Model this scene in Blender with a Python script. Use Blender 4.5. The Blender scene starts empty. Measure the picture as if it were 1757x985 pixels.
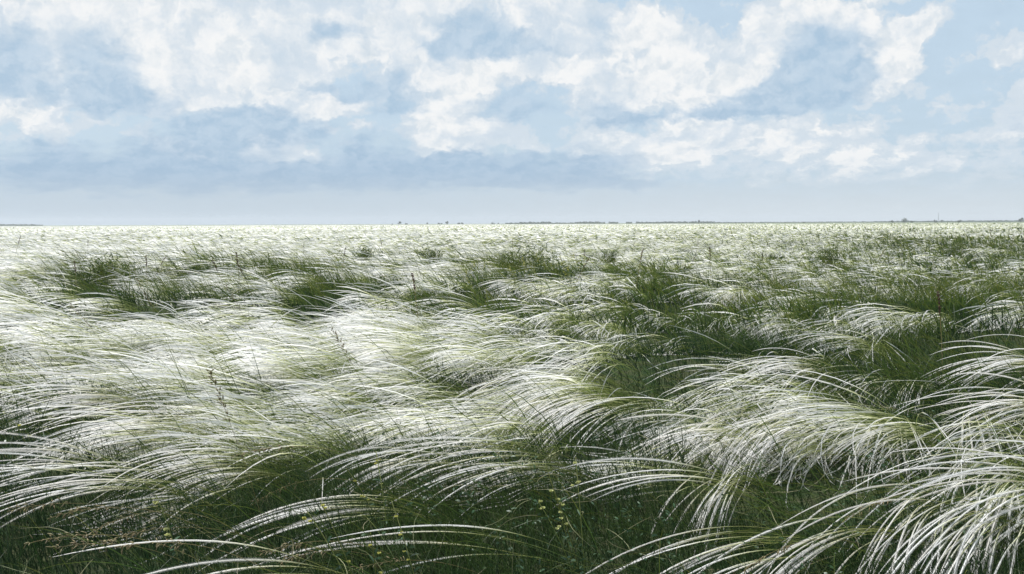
import bpy, math, numpy as np
from mathutils import Vector, Matrix
R = math.radians
rng = np.random.default_rng(11)

# ------------------------------------------------------------------ camera, world, sun, exposure
scene = bpy.context.scene
COL = scene.collection
F = 35 / 36 * 1757          # focal length in photo pixels
CAMZ = 1.22
HORIZON = 383.5
PITCH = math.atan((492.5 - HORIZON) / F)
cam_d = bpy.data.cameras.new('camera')
cam_d.lens = 35; cam_d.sensor_width = 36; cam_d.sensor_fit = 'HORIZONTAL'
cam_d.clip_start = 0.05; cam_d.clip_end = 30000
cam = bpy.data.objects.new('camera', cam_d); COL.objects.link(cam)
cam.matrix_world = (Matrix.Translation((0, 0, CAMZ)) @ Matrix.Rotation(R(90) - PITCH, 4, 'X')
                    @ Matrix.Rotation(R(-0.23), 4, 'Z'))
scene.camera = cam

SUN_EL, SUN_AZ = R(56), R(-58)          # azimuth from +Y (the view) towards +X
to_sun = Vector((math.sin(SUN_AZ) * math.cos(SUN_EL), math.cos(SUN_AZ) * math.cos(SUN_EL), math.sin(SUN_EL)))
sun_d = bpy.data.lights.new('sun', 'SUN'); sun_d.energy = 5.0; sun_d.angle = R(0.8); sun_d.color = (1, 0.98, 0.96)
sun = bpy.data.objects.new('sun', sun_d); COL.objects.link(sun)
sun.rotation_euler = to_sun.to_track_quat('Z', 'Y').to_euler()

vs = scene.view_settings
scene.display_settings.display_device = 'sRGB'
vs.view_transform = 'Standard'; vs.look = 'None'; vs.exposure = 0.48; vs.gamma = 1; vs.use_curve_mapping = False
scene.cycles.max_bounces = 5; scene.cycles.diffuse_bounces = 3; scene.cycles.transmission_bounces = 3
scene.cycles.transparent_max_bounces = 10; scene.cycles.volume_bounces = 0
scene.cycles.caustics_reflective = False; scene.cycles.caustics_refractive = False

world = bpy.data.worlds.new('World'); scene.world = world; world.use_nodes = True
NT = world.node_tree; NT.nodes.clear()
class G:
    """tiny node-graph helper"""
    def __init__(s, nt): s.nt = nt
    def new(s, typ, **kw):
        n = s.nt.nodes.new(typ)
        for k, v in kw.items(): setattr(n, k, v)
        return n
    def plug(s, inp, v):
        if isinstance(v, bpy.types.NodeSocket): s.nt.links.new(v, inp)
        elif v is not None: inp.default_value = v
    def m(s, op, a, b=None, c=None, clamp=False):
        n = s.new('ShaderNodeMath', operation=op, use_clamp=clamp)
        for i, v in enumerate((a, b, c)):
            if v is not None: s.plug(n.inputs[i], v)
        return n.outputs[0]
    def noise(s, vec, scale, detail=5, rough=0.55, dist=0.0, out='Fac', dims='3D'):
        n = s.new('ShaderNodeTexNoise', noise_dimensions=dims)
        s.plug(n.inputs['Vector'], vec)
        n.inputs['Scale'].default_value = scale; n.inputs['Detail'].default_value = detail
        n.inputs['Roughness'].default_value = rough; n.inputs['Distortion'].default_value = dist
        return n.outputs[out]
    def smooth(s, v, a, b, lo=0.0, hi=1.0):
        n = s.new('ShaderNodeMapRange', interpolation_type='SMOOTHSTEP')
        s.plug(n.inputs[0], v)
        for i, q in enumerate((a, b, lo, hi)): n.inputs[i + 1].default_value = q
        return n.outputs[0]
    def mix(s, f, a, b):
        n = s.new('ShaderNodeMix', data_type='RGBA')
        s.plug(n.inputs[0], f); s.plug(n.inputs[6], a); s.plug(n.inputs[7], b)
        return n.outputs[2]
    def vm(s, op, a, b=None, sc=None):
        n = s.new('ShaderNodeVectorMath', operation=op)
        s.plug(n.inputs[0], a)
        if b is not None: s.plug(n.inputs[1], b)
        if sc is not None: s.plug(n.inputs['Scale'], sc)
        return n.outputs[0]
g = G(NT)
def azel(px, py):            # photo pixel -> bearing and height above the horizon, in degrees
    az = math.atan((px - 878.5) / F)
    return math.degrees(az), math.degrees(math.atan((HORIZON - py) / F * math.cos(az)))
tc = g.new('ShaderNodeTexCoord')
sep = g.new('ShaderNodeSeparateXYZ'); g.plug(sep.inputs[0], tc.outputs['Generated'])
az = g.m('MULTIPLY', g.m('ARCTAN2', sep.outputs[0], sep.outputs[1]), 57.2958)
el = g.m('MULTIPLY', g.m('ARCSINE', sep.outputs[2]), 57.2958)
comb = g.new('ShaderNodeCombineXYZ'); g.plug(comb.inputs[0], az); g.plug(comb.inputs[1], el)
P0 = comb.outputs[0]
# ragged edges: the cloud layout is warped by two sizes of turbulence
cmb2 = g.new('ShaderNodeCombineXYZ'); g.plug(cmb2.inputs[0], g.m('MULTIPLY', az, 0.75))
g.plug(cmb2.inputs[1], g.m('MULTIPLY', g.m('LOGARITHM', g.m('MAXIMUM', g.m('MULTIPLY_ADD', el, 1 / 5, 1.0), 0.2), 2.718), 11.5))
Ps = cmb2.outputs[0]                    # billows get flatter and tighter towards the horizon
w1 = g.vm('SUBTRACT', g.noise(Ps, 0.30, 3, 0.55, out='Color'), (0.5, 0.5, 0.5))
w2 = g.vm('SUBTRACT', g.noise(Ps, 1.1, 4, 0.6, out='Color'), (0.5, 0.5, 0.5))
PW = g.vm('ADD', g.vm('ADD', P0, g.vm('SCALE', w1, sc=2.0)), g.vm('MULTIPLY', w2, (2.3, 1.9, 0)))
def blobs(lst, vec):
    acc = None
    for b in lst:
        px, py, rx, ry = b[:4]; rot = b[4] if len(b) > 4 else 0; amp = b[5] if len(b) > 5 else 1.0
        a, e = azel(px, py)
        mp = g.new('ShaderNodeMapping', vector_type='TEXTURE')
        g.plug(mp.inputs[0], vec)
        mp.inputs[1].default_value = (a, e, 0); mp.inputs[2].default_value = (0, 0, R(rot))
        k = 57.2958 / F * 1.38
        mp.inputs[3].default_value = (rx * k, ry * k, 1e3)
        gr = g.new('ShaderNodeTexGradient', gradient_type='SPHERICAL'); g.plug(gr.inputs[0], mp.outputs[0])
        acc = g.m('MULTIPLY', gr.outputs['Fac'], amp) if acc is None else g.m('MULTIPLY_ADD', gr.outputs['Fac'], amp, acc)
    return acc
WHITE = [(1300,80,30,50,15,1.3),(1315,50,30,22,0,1.1),(1370,32,50,20,8,1.3),(1440,50,60,20,-30,1.3),(1490,85,45,26,-40,1.1),(1235,150,70,30,35,1.2),(1545,75,40,26,35,1),(1520,120,40,30,0,.8),(1145,122,30,24,0,1.2),(1180,150,60,24,-10,.9),(40,25,190,60),(125,120,80,60),(250,75,110,90),(330,115,110,75),(480,100,130,95),(430,45,150,45,0,.8),(640,25,140,60),
  (700,80,90,35),(330,165,60,22),(560,180,90,18),(780,150,70,75),(765,225,60,45),(925,35,130,70),(1010,85,120,60),(1150,60,100,40,-20),
  (900,125,110,26),(490,262,85,36),(330,262,110,17,-28,.9),(85,222,45,20,-35,.8),(610,215,60,9,0,.6),(1060,165,100,40),(1150,135,45,36),
  (1245,160,95,42,14),(1325,90,55,70,30),(1400,35,95,28,-8),(1490,85,75,34,-32),(1560,70,60,28,25),(1510,140,60,50,0,.8),(1100,245,150,40,0,.8),
  (1260,235,150,32,5,.75),(1440,240,130,32,0,.6),(1510,8,90,12,3,.7),(1730,85,55,20,20,.9),(1745,205,80,40,15,.7),(1625,198,24,12,0,.6),
  (1290,285,320,34,0,.45),(850,240,70,32,0,.8),(30,195,110,20,0,.7),(1600,290,260,50,0,.3),(700,130,60,40,0,.5),(140,-60,300,60),(700,-70,350,70),
  (1180,-80,300,50),(-220,60,220,120,0,.8),(1950,120,160,70,0,.7),(-150,230,160,30,0,.6)]
SHADE = [(60,95,90,48),(200,120,62,62,0,1),(190,165,110,26),(10,150,60,30,0,.8),(580,55,70,34,0,.9),(820,55,95,45),(850,92,160,22),(560,155,60,16,0,.7),
  (675,160,95,36),(880,180,80,40),(1050,188,70,30,0,.9),(1405,120,80,60,30,1.9),(1340,165,110,36,14,1.7),(1220,195,220,12,4,.9),(385,222,130,40,0,1.1),(250,292,170,52,0,1.35),
  (330,312,260,30,0,.9),(600,300,230,34,0,1),(860,300,260,34,0,1.1),(1010,270,110,24,0,.6),(1035,40,34,46,0,.7),(620,240,110,34,0,.7),(480,205,110,20,0,.7),
  (1040,320,190,16,0,.6),(1180,260,60,12,0,.4),(330,-30,160,30,0,.6),(1500,150,50,30,0,.4),(740,270,140,18,0,.6),(80,260,70,26,0,.4),(-200,280,200,50,0,.8),(1900,200,140,30,0,.5)]
GW = blobs(WHITE, PW)
GS = blobs(SHADE, g.vm('ADD', P0, g.vm('ADD', g.vm('SCALE', w1, sc=1.6), g.vm('SCALE', w2, sc=1.6))))
nf = g.noise(Ps, 0.42, 8, 0.6)
QD = g.vm('ADD', Ps, g.vm('SCALE', w2, sc=1.3))
nd = g.noise(QD, 0.8, 10, 0.6)
nd2 = g.noise(g.vm('ADD', QD, (-0.28, 0.42, 0)), 0.8, 7, 0.58)
relief = g.m('SUBTRACT', nd, nd2)        # sides of the billows turned to the sun
nb = g.noise(g.vm('MULTIPLY', g.vm('ADD', Ps, g.vm('SCALE', w1, sc=1.5)), (0.8, 1.5, 1)), 0.8, 7, 0.62)
side = g.m('SUBTRACT', 1.0, g.smooth(g.m('ABSOLUTE', az), 30, 50))
away = g.smooth(el, 13, 30)              # above and behind the view the layout goes on as plain broken cloud
wild = g.smooth(g.noise(tc.outputs['Generated'], 2.6, 7, 0.6, 0.3), 0.45, 0.62)
cov = g.m('MULTIPLY_ADD', g.m('SUBTRACT', nf, 0.5), 1.1, g.m('MULTIPLY', GW, 1.2))
cov = g.m('MULTIPLY_ADD', g.m('SUBTRACT', nd, 0.5), 1.5, cov)
cov = g.m('MULTIPLY_ADD', g.m('SUBTRACT', nb, 0.5), 0.7, cov)
cov = g.m('MULTIPLY_ADD', relief, 0.9, cov)
body = g.smooth(cov, 0.15, 0.45)        # soft grey-blue body of the cloud
core = g.smooth(cov, 0.44, 0.88)         # bright, thick parts
wildf = g.m('MAXIMUM', away, g.m('SUBTRACT', 1.0, side))
def elsewhere(v, w_=None): return g.m('ADD', g.m('MULTIPLY', v, g.m('SUBTRACT', 1.0, wildf)), g.m('MULTIPLY', w_ or wild, wildf))
body = elsewhere(body); core = elsewhere(core)
shd = g.m('MULTIPLY_ADD', g.m('SUBTRACT', nf, 0.5), 1.0, GS)
shd = g.m('MULTIPLY_ADD', g.m('SUBTRACT', nb, 0.5), g.smooth(el, 1.5, 6, 0.7, 1.5), shd)
shd = g.m('MULTIPLY', g.smooth(shd, 0.12, 0.95), g.m('SUBTRACT', 1.0, g.m('MULTIPLY', wildf, 0.5)))
# fades into pale air near the horizon
low = g.smooth(el, 0.4, 4.5)
sky = g.new('ShaderNodeTexSky', sky_type='NISHITA')
sky.sun_disc = False; sky.sun_elevation = SUN_EL; sky.sun_rotation = SUN_AZ
sky.air_density = 1.0; sky.dust_density = 2.0; sky.ozone_density = 1.0
thin = g.mix(g.m('MULTIPLY_ADD', nb, 0.3, 0.7), sky.outputs[0], (5.5, 6.9, 8.2, 1))   # thin high veil
soft = (6.3, 7.1, 7.85, 1)
lit = g.mix(g.smooth(relief, -0.22, 0.10), (6.9, 7.5, 8.0, 1), (8.95, 9.0, 9.0, 1))
shc = g.mix(g.smooth(el, 1, 8), (3.4, 4.75, 6.3, 1), (3.9, 5.35, 6.85, 1))
shc = g.mix(g.m('MULTIPLY', g.smooth(relief, -0.2, 0.2), g.smooth(el, 1.5, 6, 0.3, 1.0)), shc, (5.2, 6.4, 7.6, 1))
veil = g.smooth(g.noise(g.vm('ADD', QD, (31.7, 12.3, 4)), 0.36, 8, 0.62, 0.4), 0.44, 0.66)    # thinner, greyer stretches inside the white
lit = g.mix(g.m('MULTIPLY', veil, 0.75), lit, (5.4, 6.5, 7.6, 1))
c = g.mix(g.m('MULTIPLY', body, g.m('MULTIPLY_ADD', low, 0.75, 0.2)), thin, soft)
c = g.mix(g.m('MULTIPLY', core, g.m('MULTIPLY_ADD', low, 0.65, 0.3)), c, lit)
c = g.mix(g.m('MULTIPLY', shd, g.m('MULTIPLY', g.smooth(g.m('MULTIPLY_ADD', g.m('SUBTRACT', nb, 0.5), 2.5, el), 1.2, 2.3), 0.92)), c, shc)
hz = g.mix(g.smooth(az, -22, 24), (5.0, 5.85, 6.6, 1), (6.4, 7.0, 7.4, 1))
c = g.mix(g.m('MULTIPLY', g.m('SUBTRACT', 1.0, g.smooth(el, 0.4, 3.4)), 0.8), c, hz)
bg = g.new('ShaderNodeBackground'); g.plug(bg.inputs[0], c); bg.inputs[1].default_value = 0.075
wo = g.new('ShaderNodeOutputWorld'); g.plug(wo.inputs[0], bg.outputs[0])
world.cycles.sampling_method = 'MANUAL'; world.cycles.sample_map_resolution = 512

# ------------------------------------------------------------------ helpers
def link(o): COL.objects.link(o); return o
def tag(o, label=None, cat=None, group=None, kind=None):
    if label: o['label'] = label
    if cat: o['category'] = cat
    if group: o['group'] = group
    if kind: o['kind'] = kind
    return o
def empty(name, loc, **kw):
    o = bpy.data.objects.new(name, None); o.location = loc; o.empty_display_size = 0.1
    link(o); return tag(o, **kw)
def meshobj(name, V, Q, mat, parent=None, attrs=None, smooth=True, T=None, fuzz=None):
    """V (n,3) points, Q (m,4) quads, T (k,3) triangles -> ONE mesh object"""
    me = bpy.data.meshes.new(name)
    V = np.asarray(V, np.float32)
    loops = []; starts = []; tot = []; at = 0
    if Q is not None and len(Q):
        Q = np.asarray(Q, np.int32); loops.append(Q.ravel()); starts.append(at + 4 * np.arange(len(Q))); tot.append(np.full(len(Q), 4)); at += Q.size
    if T is not None and len(T):
        T = np.asarray(T, np.int32); loops.append(T.ravel()); starts.append(at + 3 * np.arange(len(T))); tot.append(np.full(len(T), 3)); at += T.size
    lv = np.concatenate(loops); ls = np.concatenate(starts)
    me.vertices.add(len(V)); me.vertices.foreach_set('co', V.ravel())
    me.loops.add(len(lv)); me.loops.foreach_set('vertex_index', lv.astype(np.int32))
    me.polygons.add(len(ls)); me.polygons.foreach_set('loop_start', ls.astype(np.int32))
    if smooth: me.polygons.foreach_set('use_smooth', np.ones(len(ls), bool))
    for k, a in (attrs or {}).items():
        at_ = me.attributes.new(k, 'FLOAT', 'POINT'); at_.data.foreach_set('value', np.asarray(a, np.float32))
    me.update(calc_edges=True)
    if mat: me.materials.append(mat)
    if fuzz:                                  # the last polygons are the loose hairs along the awn
        me.materials.append(fuzz[0]); mi = np.zeros(len(ls), np.int32); mi[len(ls) - fuzz[1]:] = 1; me.polygons.foreach_set('material_index', mi)
    o = bpy.data.objects.new(name, me); link(o)
    if parent: o.parent = parent
    return o
def H(x, y):                     # height of the steppe
    x = np.asarray(x, float); y = np.asarray(y, float)
    r = np.hypot(x, y)
    h = 0.045 * np.sin(x * 1.3 + 0.7 * y + 1) + 0.05 * np.sin(0.8 * y - 0.5 * x + 2.2) + 0.03 * np.sin(2.3 * x - 1.1 * y)
    h = h * np.clip((r - .5) / 2, 0, 1)
    h += np.clip((r - 3) / 4, 0, 1) * 0.045 * (np.sin(1.9 * y + 0.6 * x) + np.sin(1.1 * x - 2.6 * y + 1))
    f = np.clip((r - 6) / 20, 0, 1)
    h += f * (0.13 * np.sin(0.13 * y + 0.05 * x) + 0.10 * np.sin(0.21 * x + 0.09 * y + 1.1))
    f2 = np.clip((r - 80) / 200, 0, 1)
    h += f2 * (0.15 * np.sin(0.021 * y + 0.004 * x + .5))
    return h
def pix(x, y, z):                # world point -> photo pixel of the level view (layout chart of the field)
    yc = y * math.cos(PITCH) - (z - CAMZ) * math.sin(PITCH)
    zc = y * math.sin(PITCH) + (z - CAMZ) * math.cos(PITCH)
    return 878.5 + F * x / yc, 492.5 - F * zc / yc
def ray(px, py):
    dx = (px - 878.5) / F; dz = (492.5 - py) / F
    a = R(-0.23); dx, dz = dx * math.cos(a) - dz * math.sin(a), dx * math.sin(a) + dz * math.cos(a)
    return np.array([dx, math.cos(PITCH) + dz * math.sin(PITCH), dz * math.cos(PITCH) - math.sin(PITCH)])
def at_height(px, py, h):        # where the line of sight through a photo pixel meets height h
    d = ray(px, py); t = (CAMZ - h) / -d[2]
    return d * t + np.array([0, 0, CAMZ])
def at_dist(px, dist):
    d = ray(px, HORIZON); d = d / math.hypot(d[0], d[1])
    x, y = d[0] * dist, d[1] * dist
    return float(x), float(y), float(H(x, y))

# coverage of white plumes over the field: rows at photo heights, 20 columns across
ROWS = [(389, '89899998988998887666'), (396, '99898999899899887676'), (404, '89998989898998876555'), (413, '88887978876877765434'), (425, '76775676655666655444'),
        (438, '75455545543555655554'), (455, '73353443523543544544'), (475, '62135335423543544423'), (492, '64446535654544443333'), (512, '88888886775633232133'),
        (540, '99999988776647743324'), (575, '77999999888778765224'), (610, '35999999877867766326'), (655, '13899988677623778346'),
        (705, '17888754234426775245'), (760, '24442210000003753243'), (820, '67310000000001101234'), (890, '12000010000000001333'),
        (970, '00000000000000001223')]
RY = np.array([r[0] for r in ROWS], float); RV = np.array([[int(c_) for c_ in r[1]] for r in ROWS], float) / 9
def cover(x, y, z=0.55):
    yy = np.maximum(y, 0.8)
    px, py = pix(x, yy, z)
    u = np.clip((px - 44) / 88, 0, 18.999); v = np.interp(np.clip(py, RY[0], RY[-1]), RY, np.arange(len(RY)))
    v = np.clip(v, 0, len(RY) - 1.001)
    i = u.astype(int); j = v.astype(int); fu = u - i; fv = v - j
    return (RV[j, i] * (1 - fu) * (1 - fv) + RV[j, i + 1] * fu * (1 - fv) + RV[j + 1, i] * (1 - fu) * fv + RV[j + 1, i + 1] * fu * fv)
def vnoise(x, y, s, seed=0):
    """smooth value noise 0..1"""
    x = np.asarray(x) / s + 100.3 + seed * 17.1; y = np.asarray(y) / s + 57.7 + seed * 9.3
    i = np.floor(x).astype(np.int64); j = np.floor(y).astype(np.int64); fx = x - i; fy = y - j
    fx = fx * fx * (3 - 2 * fx); fy = fy * fy * (3 - 2 * fy)
    def h(a, b):
        n = (a * 374761393 + b * 668265263 + seed * 1442695) & 0x7fffffff
        n = ((n ^ (n >> 13)) * 1274126177) & 0x7fffffff
        return ((n ^ (n >> 16)) & 0xffff) / 65535.0
    return (h(i, j) * (1 - fx) + h(i + 1, j) * fx) * (1 - fy) + (h(i, j + 1) * (1 - fx) + h(i + 1, j + 1) * fx) * fy

def paths(root, azm, length, p0, p1, dz=0.0, K=12, e=0.6, curl=None, wob=0.0):
    """bent strands: N roots -> (N, K+1, 3); pitch goes from p0 at the base to p1 at the tip"""
    N = len(root); s = np.linspace(0, 1, K + 1)[None, :]
    sm = (s[:, 1:] + s[:, :-1]) / 2
    pit = p0[:, None] + (p1 - p0)[:, None] * sm ** e
    a = azm[:, None] + (0 if curl is None else curl[:, None] * sm ** 1.5)
    if wob:
        ph = rng.uniform(0, 6.28, (N, 2)); fr = rng.uniform(3, 8, (N, 2))
        a = a + wob * np.sin(sm * fr[:, :1] + ph[:, :1]) * sm; pit = pit + wob * .6 * np.sin(sm * fr[:, 1:] + ph[:, 1:]) * sm
    step = (length / K)[:, None]
    d = np.stack([np.cos(pit) * np.cos(a), np.cos(pit) * np.sin(a), np.sin(pit)], -1) * step[..., None]
    return np.concatenate([root[:, None, :], root[:, None, :] + np.cumsum(d, 1)], 1)
def sweep(P, W, sides=2, rnd=None, t=None):
    """P (N,K,3) paths, W (N,K) half widths -> verts, quads, attributes"""
    N, K, _ = P.shape
    T = np.gradient(P, axis=1); T /= np.linalg.norm(T, axis=-1, keepdims=True) + 1e-9
    Rv = rng.normal(size=(N, 1, 3)); S = np.cross(T, Rv); S /= np.linalg.norm(S, axis=-1, keepdims=True) + 1e-9
    if sides == 2:
        V = np.stack([P - S * W[..., None], P + S * W[..., None]], 2)
    else:
        B = np.cross(T, S)
        V = np.stack([P + (S * math.cos(q) + B * math.sin(q)) * W[..., None] for q in np.arange(sides) * 2 * math.pi / sides], 2)
    idx = np.arange(N * K * sides).reshape(N, K, sides)
    Q = []
    for k in range(1 if sides == 2 else sides):
        k2 = (k + 1) % sides
        Q.append(np.stack([idx[:, :-1, k], idx[:, :-1, k2], idx[:, 1:, k2], idx[:, 1:, k]], -1).reshape(-1, 4))
    if t is None: t = np.linspace(0, 1, K)[None, :].repeat(N, 0)
    if rnd is None: rnd = rng.random(N)
    return V.reshape(-1, 3), np.concatenate(Q), dict(t=np.repeat(t.ravel(), sides), rnd=np.repeat(rnd, K * sides))
def merge(parts):
    V = []; Q = []; A = {}; n = 0
    for v, q, a in parts:
        V.append(v); Q.append(q + n); n += len(v)
        for k in a: A.setdefault(k, []).append(a[k])
    return np.concatenate(V), np.concatenate(Q), {k: np.concatenate(x) for k, x in A.items()}

# ------------------------------------------------------------------ materials
def mat(name, stops, trans=0.35, rough=0.6, spec=0.25, noise=None, stops2=None, airy=None):
    """colour ramp along the strand ('t'), varied per strand ('rnd'); diffuse + light shining through"""
    m = bpy.data.materials.new(name); m.use_nodes = True; nt = m.node_tree; nt.nodes.clear(); k = G(nt)
    at = k.new('ShaderNodeAttribute', attribute_name='t'); ar = k.new('ShaderNodeAttribute', attribute_name='rnd')
    def ramp(fac, st):
        r = k.new('ShaderNodeValToRGB'); k.plug(r.inputs[0], fac); e = r.color_ramp.elements
        while len(e) < len(st): e.new(0.5)
        for q, (p, c_) in zip(e, st): q.position = p; q.color = (*c_, 1)
        return r.outputs[0]
    colr = ramp(at.outputs['Fac'], stops)
    if stops2: colr = k.mix(ar.outputs['Fac'], colr, ramp(at.outputs['Fac'], stops2))
    if noise:
        geo = k.new('ShaderNodeNewGeometry')
        colr = k.mix(k.m('MULTIPLY', k.smooth(k.noise(geo.outputs['Position'], noise[0], 4), .35, .7), noise[1]), colr, (*noise[2], 1))
    hsv = k.new('ShaderNodeHueSaturation'); k.plug(hsv.inputs['Color'], colr)
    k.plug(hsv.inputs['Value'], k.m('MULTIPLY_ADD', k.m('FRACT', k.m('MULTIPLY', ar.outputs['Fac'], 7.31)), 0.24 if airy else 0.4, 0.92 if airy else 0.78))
    b = k.new('ShaderNodeBsdfPrincipled'); k.plug(b.inputs['Base Color'], hsv.outputs[0])
    b.inputs['Roughness'].default_value = rough; b.inputs['Specular IOR Level'].default_value = spec
    o = k.new('ShaderNodeOutputMaterial')
    if trans > 0:
        tr = k.new('ShaderNodeBsdfTranslucent'); k.plug(tr.inputs[0], hsv.outputs[0])
        mx = k.new('ShaderNodeMixShader'); mx.inputs[0].default_value = trans
        k.plug(mx.inputs[1], b.outputs[0]); k.plug(mx.inputs[2], tr.outputs[0]); k.plug(o.inputs[0], mx.outputs[0])
        if airy:                              # hairy part of the awn: gaps between the hairs
            tp = k.new('ShaderNodeBsdfTransparent'); m2 = k.new('ShaderNodeMixShader')
            k.plug(m2.inputs[0], k.smooth(at.outputs['Fac'], airy[0], airy[0] + .1, 0, airy[1])); k.plug(m2.inputs[1], mx.outputs[0]); k.plug(m2.inputs[2], tp.outputs[0]); k.plug(o.inputs[0], m2.outputs[0])
    else: k.plug(o.inputs[0], b.outputs[0])
    return m
WHT = (0.86, 0.86, 0.85)
M_plume = mat('feathery_awn', [(0, (0.38, 0.42, 0.16)), (0.16, (0.68, 0.69, 0.50)), (0.34, WHT), (1, WHT)], 0.58, 0.6, 0.1,
              stops2=[(0, (0.42, 0.44, 0.2)), (0.2, (0.72, 0.70, 0.56)), (0.4, (0.80, 0.78, 0.74)), (1, (0.86, 0.83, 0.8))], airy=(.2, .2))
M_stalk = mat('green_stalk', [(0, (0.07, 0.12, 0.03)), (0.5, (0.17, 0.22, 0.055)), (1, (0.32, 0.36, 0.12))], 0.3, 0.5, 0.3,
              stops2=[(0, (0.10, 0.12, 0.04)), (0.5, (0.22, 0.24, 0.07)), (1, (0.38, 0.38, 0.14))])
M_field = mat('feather_grass_strand', [(0, (0.06, 0.11, 0.03)), (0.34, (0.17, 0.22, 0.06)), (0.5, (0.50, 0.53, 0.28)), (0.6, WHT), (1, WHT)], 0.6, 0.6, 0.1,
              stops2=[(0, (0.08, 0.11, 0.03)), (0.36, (0.2, 0.23, 0.07)), (0.54, (0.55, 0.55, 0.32)), (0.66, (0.80, 0.78, 0.73)), (1, (0.86, 0.83, 0.79))], airy=(.52, .22))
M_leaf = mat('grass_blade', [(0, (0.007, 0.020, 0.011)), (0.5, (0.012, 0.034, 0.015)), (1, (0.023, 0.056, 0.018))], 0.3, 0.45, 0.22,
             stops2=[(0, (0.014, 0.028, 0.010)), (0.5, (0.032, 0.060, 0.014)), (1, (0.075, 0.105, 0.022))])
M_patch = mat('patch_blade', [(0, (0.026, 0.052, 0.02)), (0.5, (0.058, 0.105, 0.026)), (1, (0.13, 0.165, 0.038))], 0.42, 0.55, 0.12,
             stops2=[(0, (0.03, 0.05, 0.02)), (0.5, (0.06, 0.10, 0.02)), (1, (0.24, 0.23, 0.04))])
M_brown = mat('seed_husk', [(0, (0.15, 0.11, 0.06)), (1, (0.27, 0.21, 0.12))], 0.2, 0.6, 0.2, stops2=[(0, (0.2, 0.18, 0.08)), (1, (0.34, 0.29, 0.17))])
M_dark = mat('dark_seed_head', [(0, (0.06, 0.03, 0.03)), (1, (0.12, 0.06, 0.05))], 0.1, 0.7, 0.2)
M_straw = mat('dry_stem', [(0, (0.14, 0.14, 0.05)), (1, (0.26, 0.2, 0.09))], 0.15, 0.6, 0.2)
M_yellow = mat('yellow_petal', [(0, (0.36, 0.36, 0.07)), (1, (0.5, 0.48, 0.15))], 0.4, 0.5, 0.2)
M_pale = mat('pale_petal', [(0, (0.3, 0.34, 0.1)), (1, (0.58, 0.58, 0.26))], 0.4, 0.5, 0.2)
M_herb = mat('herb_leaf', [(0, (0.025, 0.06, 0.028)), (1, (0.05, 0.10, 0.04))], 0.2, 0.45, 0.35)
M_bush = mat('far_foliage', [(0, (0.03, 0.055, 0.02)), (1, (0.07, 0.105, 0.035))], 0.2, 0.7, 0.1)
M_bark = mat('bark', [(0, (0.09, 0.07, 0.05)), (1, (0.12, 0.1, 0.08))], 0, 0.9, 0.1)
M_metal = mat('grey_steel', [(0, (0.32, 0.34, 0.36)), (1, (0.4, 0.42, 0.44))], 0, 0.5, 0.4)

def fuzz_mat():
    m = M_plume.copy(); m.name = 'awn_hairs'; nt = m.node_tree; k = G(nt)
    out = next(n for n in nt.nodes if n.type == 'OUTPUT_MATERIAL'); sh = out.inputs[0].links[0].from_socket
    tr = k.new('ShaderNodeBsdfTransparent'); mx = k.new('ShaderNodeMixShader'); mx.inputs[0].default_value = 0.24
    k.plug(mx.inputs[1], tr.outputs[0]); k.plug(mx.inputs[2], sh); k.plug(out.inputs[0], mx.outputs[0]); return m
M_fuzz = fuzz_mat()
def ground_mat():
    m = bpy.data.materials.new('steppe_ground'); m.use_nodes = True; nt = m.node_tree; nt.nodes.clear(); k = G(nt)
    geo = k.new('ShaderNodeNewGeometry'); pos = geo.outputs['Position']
    soil = k.mix(k.smooth(k.noise(pos, 9, 6, .65), .35, .65), (0.022, 0.04, 0.016, 1), (0.05, 0.055, 0.028, 1))
    # the far steppe, where single plumes merge: pale feather grass with green and dry patches
    sp = k.new('ShaderNodeSeparateXYZ'); k.plug(sp.inputs[0], pos)
    st = k.vm('MULTIPLY', pos, (1, 1, 0))
    pale = k.mix(k.smooth(k.noise(st, 0.35, 6, .7), .35, .65), (0.24, 0.26, 0.19, 1), (0.5, 0.49, 0.46, 1))
    pale = k.mix(k.m('MULTIPLY', k.smooth(k.noise(st, 0.02, 5, .65), .56, .72), 0.8), pale, (0.14, 0.16, 0.08, 1))
    bear = k.m('DIVIDE', sp.outputs[0], k.m('MAXIMUM', sp.outputs[1], 1.0))
    edge = k.m('MULTIPLY_ADD', k.noise(st, 0.004, 4, .6), 900, 0)
    # green cropland / pasture begins a few hundred metres off on the right, farther away elsewhere
    lim = k.m('ADD', k.smooth(bear, -0.1, 0.45, 950, 10), edge)
    far = k.smooth(k.m('SUBTRACT', k.m('MULTIPLY_ADD', sp.outputs[1], 1.0, 0), lim), -60, 60)
    pale = k.mix(far, pale, k.mix(k.noise(st, 0.006, 4, .6), (0.13, 0.17, 0.10, 1), (0.21, 0.22, 0.15, 1)))
    ln = k.new('ShaderNodeVectorMath', operation='LENGTH'); k.plug(ln.inputs[0], st)
    colr = k.mix(k.smooth(ln.outputs['Value'], 70, 170), soil, pale)
    b = k.new('ShaderNodeBsdfPrincipled'); k.plug(b.inputs['Base Color'], colr); b.inputs['Roughness'].default_value = 1; b.inputs['Specular IOR Level'].default_value = 0.05
    o = k.new('ShaderNodeOutputMaterial'); k.plug(o.inputs[0], b.outputs[0])
    return m

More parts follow.
